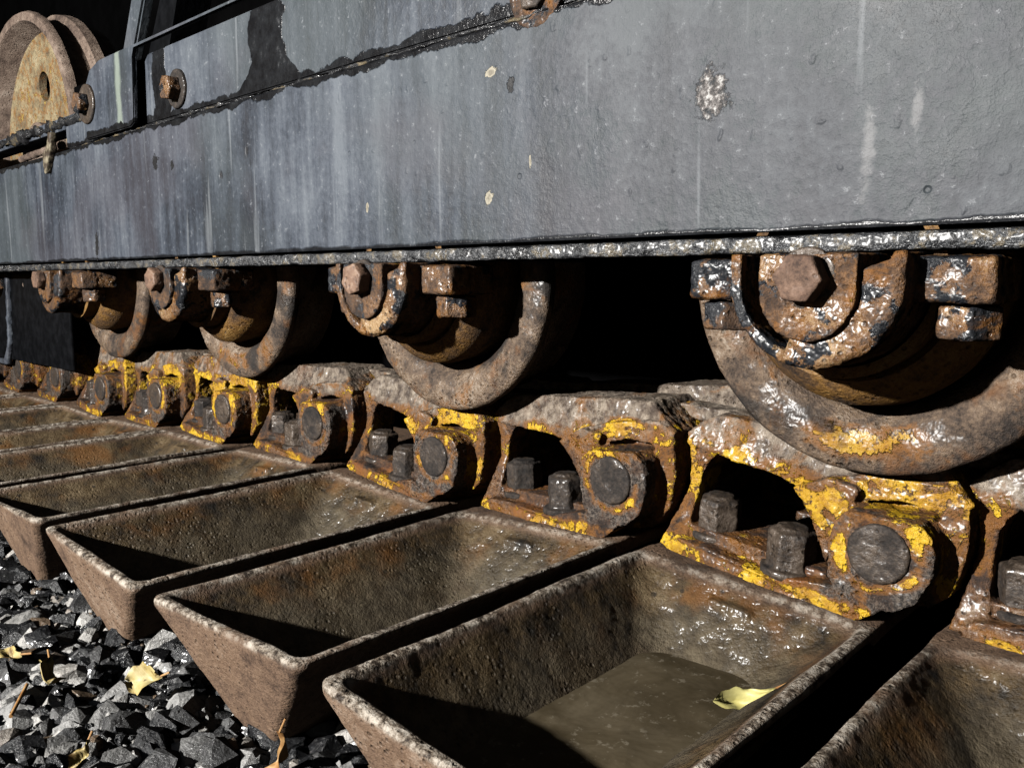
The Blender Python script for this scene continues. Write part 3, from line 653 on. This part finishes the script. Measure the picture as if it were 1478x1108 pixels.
LL = ['rusty track link cut off by the right picture edge', 'nearest whole track link, right of centre, with yellow arch over two bolts', 'track link with worn grey rail and yellow flecks between the two nearest rollers',
      'yellow edged track link under the second roller from the right', 'track link with scalloped yellow band left of the second roller', 'brightest yellow track link under the third roller from the right',
      'track link with pale worn hump between the third and farthest rollers', 'track link with big round pin under the farthest roller', 'dim track link just left of the farthest roller', 'shaded track link right beneath the black guard edge', 'shaded track link at the left picture edge']
SL = ['nearest track shoe pan, only its brown corner shows at bottom right', 'large track shoe pan in front holding muddy water and a yellow leaf', 'wide rusty track shoe pan, second whole one from the right', 'track shoe pan with grey wet sheen band, third whole one from the right',
      'track shoe pan fourth from the front, its near end cut by the left edge', 'track shoe pan fifth from the front, a shallow speckled strip', 'track shoe pan sixth from the front, narrow strip at left', 'track shoe pan seventh from the front, thin strip with bright end', 'track shoe pan eighth from the front, thin brown strip',
      'track shoe pan ninth from the front, thin sliver', 'farthest visible track shoe pan, sliver at the left edge']
tilts = []
for i in range(len(PX) - 1):
    a = math.atan2(PZ[i] - PZ[i + 1], PX[i] - PX[i + 1]); tilts.append(a)
    loc = (PX[i], YL, PZ[i] + ZC); LM = LMS[i % 3]; SM = SMS[i % 4]
    t = tag(empty('track_link', loc, (0, -a, 0)), LL[i], 'track link', 'outer row of track links')
    mesh_obj('link_body', LM, M['link'], t)['paint_left'] = (0.0, 0.055, -0.01, 0.01, -0.01, 0.06, 0.02, 0.02, 0.0, 0.0, 0.0)[i]
    mesh_obj('pin', PM, M['steel'], t).rotation_euler.y = i * 1.3
    for u, d, w, r in ((-0.1300, 0.040, -0.0085, 0.2), (-0.0635, 0.019, -0.0105, 0.8)):
        b = mesh_obj('bolt', BM_, M['steel'], t, (u, d, w)); b.rotation_euler.z = r + i * 0.9; b.scale = (1.1, 1.1, 1.0)
    if 0 < i < 4:
        t2 = tag(empty('track_link', (PX[i], YL + 0.235, PZ[i] + ZC), (0, -a, 0)), 'shaded track link in the inner row behind the rollers', 'track link', 'inner row of track links')
        mesh_obj('link_body', LM, M['link'], t2).scale = (1, -1, 1)
    s = tag(mesh_obj('track_shoe', SM, M['shoe']), SL[i], 'track shoe', 'track shoes')
    s.location = (PX[i], 0, PZ[i] + ZC); s.rotation_euler = (0, -a, 0)

# muddy water lying in the two nearest pans
def puddle(i, z, label):
    a = tilts[i]; bm = bmesh.new()
    f = (z - (PZ[i] - 0.108)) / 0.019 + 0.55            # outline a little inside the pan wall
    du = -0.09 * math.sin(a)
    u0, u1, y0, y1 = -.106 - .019 * f, -.062 + .019 * f, .272 - .013 * f, .446 + .019 * f
    pts = []
    for cx, cy, a0 in ((u1 - .024, y1 - .024, 0), (u0 + .024, y1 - .024, 90), (u0 + .024, y0 + .024, 180), (u1 - .024, y0 + .024, 270)):
        for k in range(9):
            t_ = math.radians(a0 + 90 * k / 8); pts.append((PX[i] + cx + .024 * math.cos(t_) + 0.09 * -math.sin(a), cy + .024 * math.sin(t_)))
    from mathutils import noise as mn
    cx = sum(p[0] for p in pts) / len(pts); cy_ = sum(p[1] for p in pts) / len(pts); NR = 26; rings = []
    for k in range(1, NR + 1):
        q = k / NR; ring = []
        for x, y in pts:
            px, py = cx + (x - cx) * q, cy_ + (y - cy_) * q
            hz = 0.0030 * mn.noise(Vector((px * 22, py * 22, i)))
            ring.append(bm.verts.new((px, py, z + ZC + hz)))
        rings.append(ring)
    m_ = len(pts); mid = bm.verts.new((cx, cy_, z + ZC))
    for j in range(m_): bm.faces.new((mid, rings[0][j], rings[0][(j + 1) % m_]))
    for a_, b_ in zip(rings, rings[1:]):
        for j in range(m_): bm.faces.new((a_[j], b_[j], b_[(j + 1) % m_], a_[(j + 1) % m_]))
    bot = [bm.verts.new((v.co.x, v.co.y, v.co.z - 0.006)) for v in rings[-1]]
    for j in range(m_): bm.faces.new((rings[-1][j], bot[j], bot[(j + 1) % m_], rings[-1][(j + 1) % m_]))
    bm.faces.new(bot[::-1])
    o = struct(mesh_obj('puddle', to_mesh(bm, smooth=60), M['water'])); o['label'] = label
puddle(1, -0.251, 'muddy brown water lying in the large front pan')
puddle(0, -0.252, 'dark muddy water in the pan at the bottom right')

# black guard at the far left end
gd = tag(empty('end_guard', (-1.9, 0.5, ZC - 0.15)), 'black enamel guard with pale edge at the far left under the beam', 'guard')
inv = Matrix.Translation(gd.location).inverted()
bm = bmesh.new(); box(bm, -2.6, -1.455, 0.4995, 0.5035, ZC - 0.150, ZC + 0.012, 0.0015)
o = mesh_obj('panel', to_mesh(bm, smooth=35), M['enamel'], gd); o.matrix_parent_inverse = inv
bm = bmesh.new(); prism(bm, [(-1.752, ZC + 0.012), (-1.740, ZC + 0.012), (-1.746, ZC - 0.06), (-1.754, ZC - 0.12), (-1.775, ZC - 0.160), (-2.3, ZC - 0.160), (-2.3, ZC - 0.152), (-1.785, ZC - 0.150), (-1.764, ZC - 0.115), (-1.757, ZC - 0.06)], 0.492, 0.501)
o = mesh_obj('edge_trim', bake(to_mesh(bm), 0.003, 2, [(0.02, 0.005)]), M['grey'], gd); o.matrix_parent_inverse = inv
bm = bmesh.new(); hexagon(bm, (-1.80, 0.500, ZC - 0.012), (0, -1, 0), 0.017, 0.02, 0.2, 0.002)
o = mesh_obj('bolt', to_mesh(bm, smooth=35), M['bracket'], gd); o.matrix_parent_inverse = inv

# machine body behind the track, coloured near black as deep shade
hull = tag(empty('machine_body', (-1.5, 1.0, 0)), 'black shadowed machine body filling the background behind the track', 'machine')
inv = Matrix.Translation(hull.location).inverted()
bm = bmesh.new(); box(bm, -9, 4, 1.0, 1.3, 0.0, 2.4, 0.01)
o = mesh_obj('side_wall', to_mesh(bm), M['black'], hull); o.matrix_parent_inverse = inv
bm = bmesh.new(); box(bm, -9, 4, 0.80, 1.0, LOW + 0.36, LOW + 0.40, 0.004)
o = mesh_obj('shade_cover', to_mesh(bm), M['black'], hull); o.matrix_parent_inverse = inv  # unseen cover added to keep the space behind the beam dark

# ------------------------------------------------------------------ gravel
def stone_shapes(k, npts, seed, flat=0.75):
    rnd = random.Random(seed); out = []
    for _ in range(k):
        bm = bmesh.new()
        for _ in range(npts):
            v = Vector((rnd.gauss(0, 1), rnd.gauss(0, 1), rnd.gauss(0, 1))).normalized() * rnd.uniform(0.75, 1.0)
            bm.verts.new((v.x * rnd.uniform(.9, 1.1), v.y * 0.85, v.z * flat))
        bmesh.ops.convex_hull(bm, input=bm.verts)
        for v in [v for v in bm.verts if not v.link_faces]: bm.verts.remove(v)
        bmesh.ops.triangulate(bm, faces=bm.faces)
        bm.verts.index_update()
        out.append((np.array([v.co for v in bm.verts]), np.array([[v.index for v in f.verts] for f in bm.faces]))); bm.free()
    return out
def gravel(n, fines, x0, x1, y0, y1, seed):
    rs = np.random.RandomState(seed); shapes = stone_shapes(28, 22, seed); small = stone_shapes(10, 9, seed + 1)
    VV, FF, off = [], [], 0
    for i in range(n + fines):
        v, f = shapes[rs.randint(len(shapes))] if i < n else small[rs.randint(len(small))]
        s = 0.0040 + 0.0180 * rs.rand() ** 2.4 if i < n else 0.0014 + 0.0022 * rs.rand()
        q = Matrix.Rotation(rs.rand() * 6.28, 3, 'Z') @ Matrix.Rotation(rs.randn() * 0.6, 3, 'X') @ Matrix.Rotation(rs.randn() * 0.6, 3, 'Y')
        p = np.array((x0 + (x1 - x0) * rs.rand(), y0 + (y1 - y0) * rs.rand(), s * 0.35 + 0.010 * rs.rand() * (s < 0.011) + (0.004 if i >= n else 0)))
        VV.append((v * s) @ np.array(q).T + p); FF.append(f + off); off += len(v)
    V = np.concatenate(VV); F = np.concatenate(FF)
    me = bpy.data.meshes.new('gravel'); me.from_pydata(V.tolist(), [], F.tolist()); me.update()
    return me
gv = mesh_obj('gravel', gravel(8500, 9000, -1.45, -0.15, 0.0, 0.36, 11), M['gravel']); gv['kind'] = 'stuff'
gv['label'] = 'wet dark crushed stone gravel beside the track'; gv['category'] = 'gravel'
STONES = [(-0.525, 0.187, 0.017, 'stone_pale', 'pale angular stone below and left of the torn leaf'), (-0.734, 0.204, 0.022, 'stone_grey', 'broad mottled grey stone at the left edge below the cut off pan'),
          (-0.571, 0.236, 0.014, 'stone_dark', 'dark ridged stone just above the torn leaf'), (-0.512, 0.156, 0.017, 'stone_grey', 'grey flat stone between the pale stone and the bottom edge'), (-0.479, 0.253, 0.012, 'stone_pale', 'whitish cracked stone close to the wide pan end face'),
          (-0.507, 0.128, 0.017, 'stone_dark', 'rounded dark stone at the bottom left corner'), (-0.640, 0.250, 0.015, 'stone_pale', 'light stone by the bottom corner of the third pan'), (-0.443, 0.210, 0.012, 'stone_grey', 'small grey stone below the wide pan end face')]
for k, (x, y, s, m, lab) in enumerate(STONES):
    v, f = stone_shapes(1, 26, 100 + k, 0.7)[0]
    me = bpy.data.meshes.new('stone'); me.from_pydata((v * s).tolist(), [], f.tolist()); me.update()
    o = bpy.data.objects.new('tmp', me)
    me = bake(me, None, 0, [(0.012, 0.004)], sub=3)
    o = tag(mesh_obj('stone', me, M[m]), lab, 'stone', 'larger stones on the gravel'); o.location = (x, y, s * 0.45); o.rotation_euler = (0.3 * k, 0.2, k * 1.1)

# ------------------------------------------------------------------ leaves and litter
def leaf(name, x, y, z, length, width, rot, curl, mat, label, fold=0.25, cat='leaf'):
    bm = bmesh.new(); nu, nv = 16, 6; V = {}
    for i in range(nu + 1):
        t = i / nu; half = width * 0.5 * (math.sin(math.pi * t ** 0.75) ** 1.15 * (1 + 0.10 * math.sin(23 * t + 40 * x)) if 0 < t < 1 else 0.0) + 0.0002
        for j in range(nv + 1):
            s = -1 + 2 * j / nv
            V[i, j] = bm.verts.new(((t - 0.5) * length, s * half, fold * abs(s) * half + curl * length * (t - 0.4) ** 2 + 0.0022 * math.sin(9 * t + 3 * s + 50 * x) + 0.25 * s * half * math.sin(4 * t + 30 * y)))
    for i in range(nu):
        for j in range(nv): bm.faces.new((V[i, j], V[i + 1, j], V[i + 1, j + 1], V[i, j + 1]))
    ext = bmesh.ops.extrude_face_region(bm, geom=bm.faces[:])
    for v in [v for v in ext['geom'] if isinstance(v, bmesh.types.BMVert)]: v.co.z -= 0.0004
    e = empty(name, (x, y, z), rot)
    mesh_obj('blade', to_mesh(bm, smooth=60), M[mat], e)
    bm = bmesh.new(); cyl(bm, (length * 0.49, 0, curl * length * 0.35), (1, 0.2, 0.2), 0.0007, length * 0.28, 8)
    mesh_obj('stalk', to_mesh(bm), M['scrap'], e)
    return tag(e, label, cat)
leaf('leaf', -0.5925, 0.174, 0.030, 0.030, 0.020, (0.75, -0.1, 2.9), 0.3, 'leaf', 'flat pale yellow leaf lying on the gravel at left')
leaf('leaf', -0.5318, 0.2145, 0.030, 0.029, 0.019, (0.8, -0.2, 0.5), 0.5, 'leaf', 'torn folded yellow leaf on the gravel near the pan corner', 0.6)
leaf('leaf', -0.6487, 0.1642, 0.028, 0.030, 0.011, (0.3, 0.1, 0.5), 0.4, 'leaf', 'narrow yellow leaf cut by the left edge')
leaf('leaf', -0.392, 0.2300, 0.026, 0.030, 0.007, (0.4, -0.9, 0.7), 1.2, 'scrap', 'curled orange brown leaf scrap standing at the corner of the front pan', 0.6)
leaf('leaf', -0.4768, 0.1533, 0.026, 0.018, 0.008, (0.4, -0.7, 1.7), 0.8, 'leaf', 'small yellow leaf scrap at the bottom edge', 0.6)
leaf('leaf', -0.2170, 0.424, ZC - 0.243, 0.034, 0.011, (0.9, -0.15, 0.75), 1.5, 'leaf_fresh', 'curled greenish yellow leaf lying in the large front pan', 0.5)
bm = bmesh.new(); cyl(bm, (-0.5885, 0.160, 0.028), (0.8, -0.5, -0.1), 0.0012, 0.035, 8)
tag(mesh_obj('twig', to_mesh(bm, smooth=60), M['scrap']), 'thin orange twig on the gravel beside the flat leaf', 'twig')
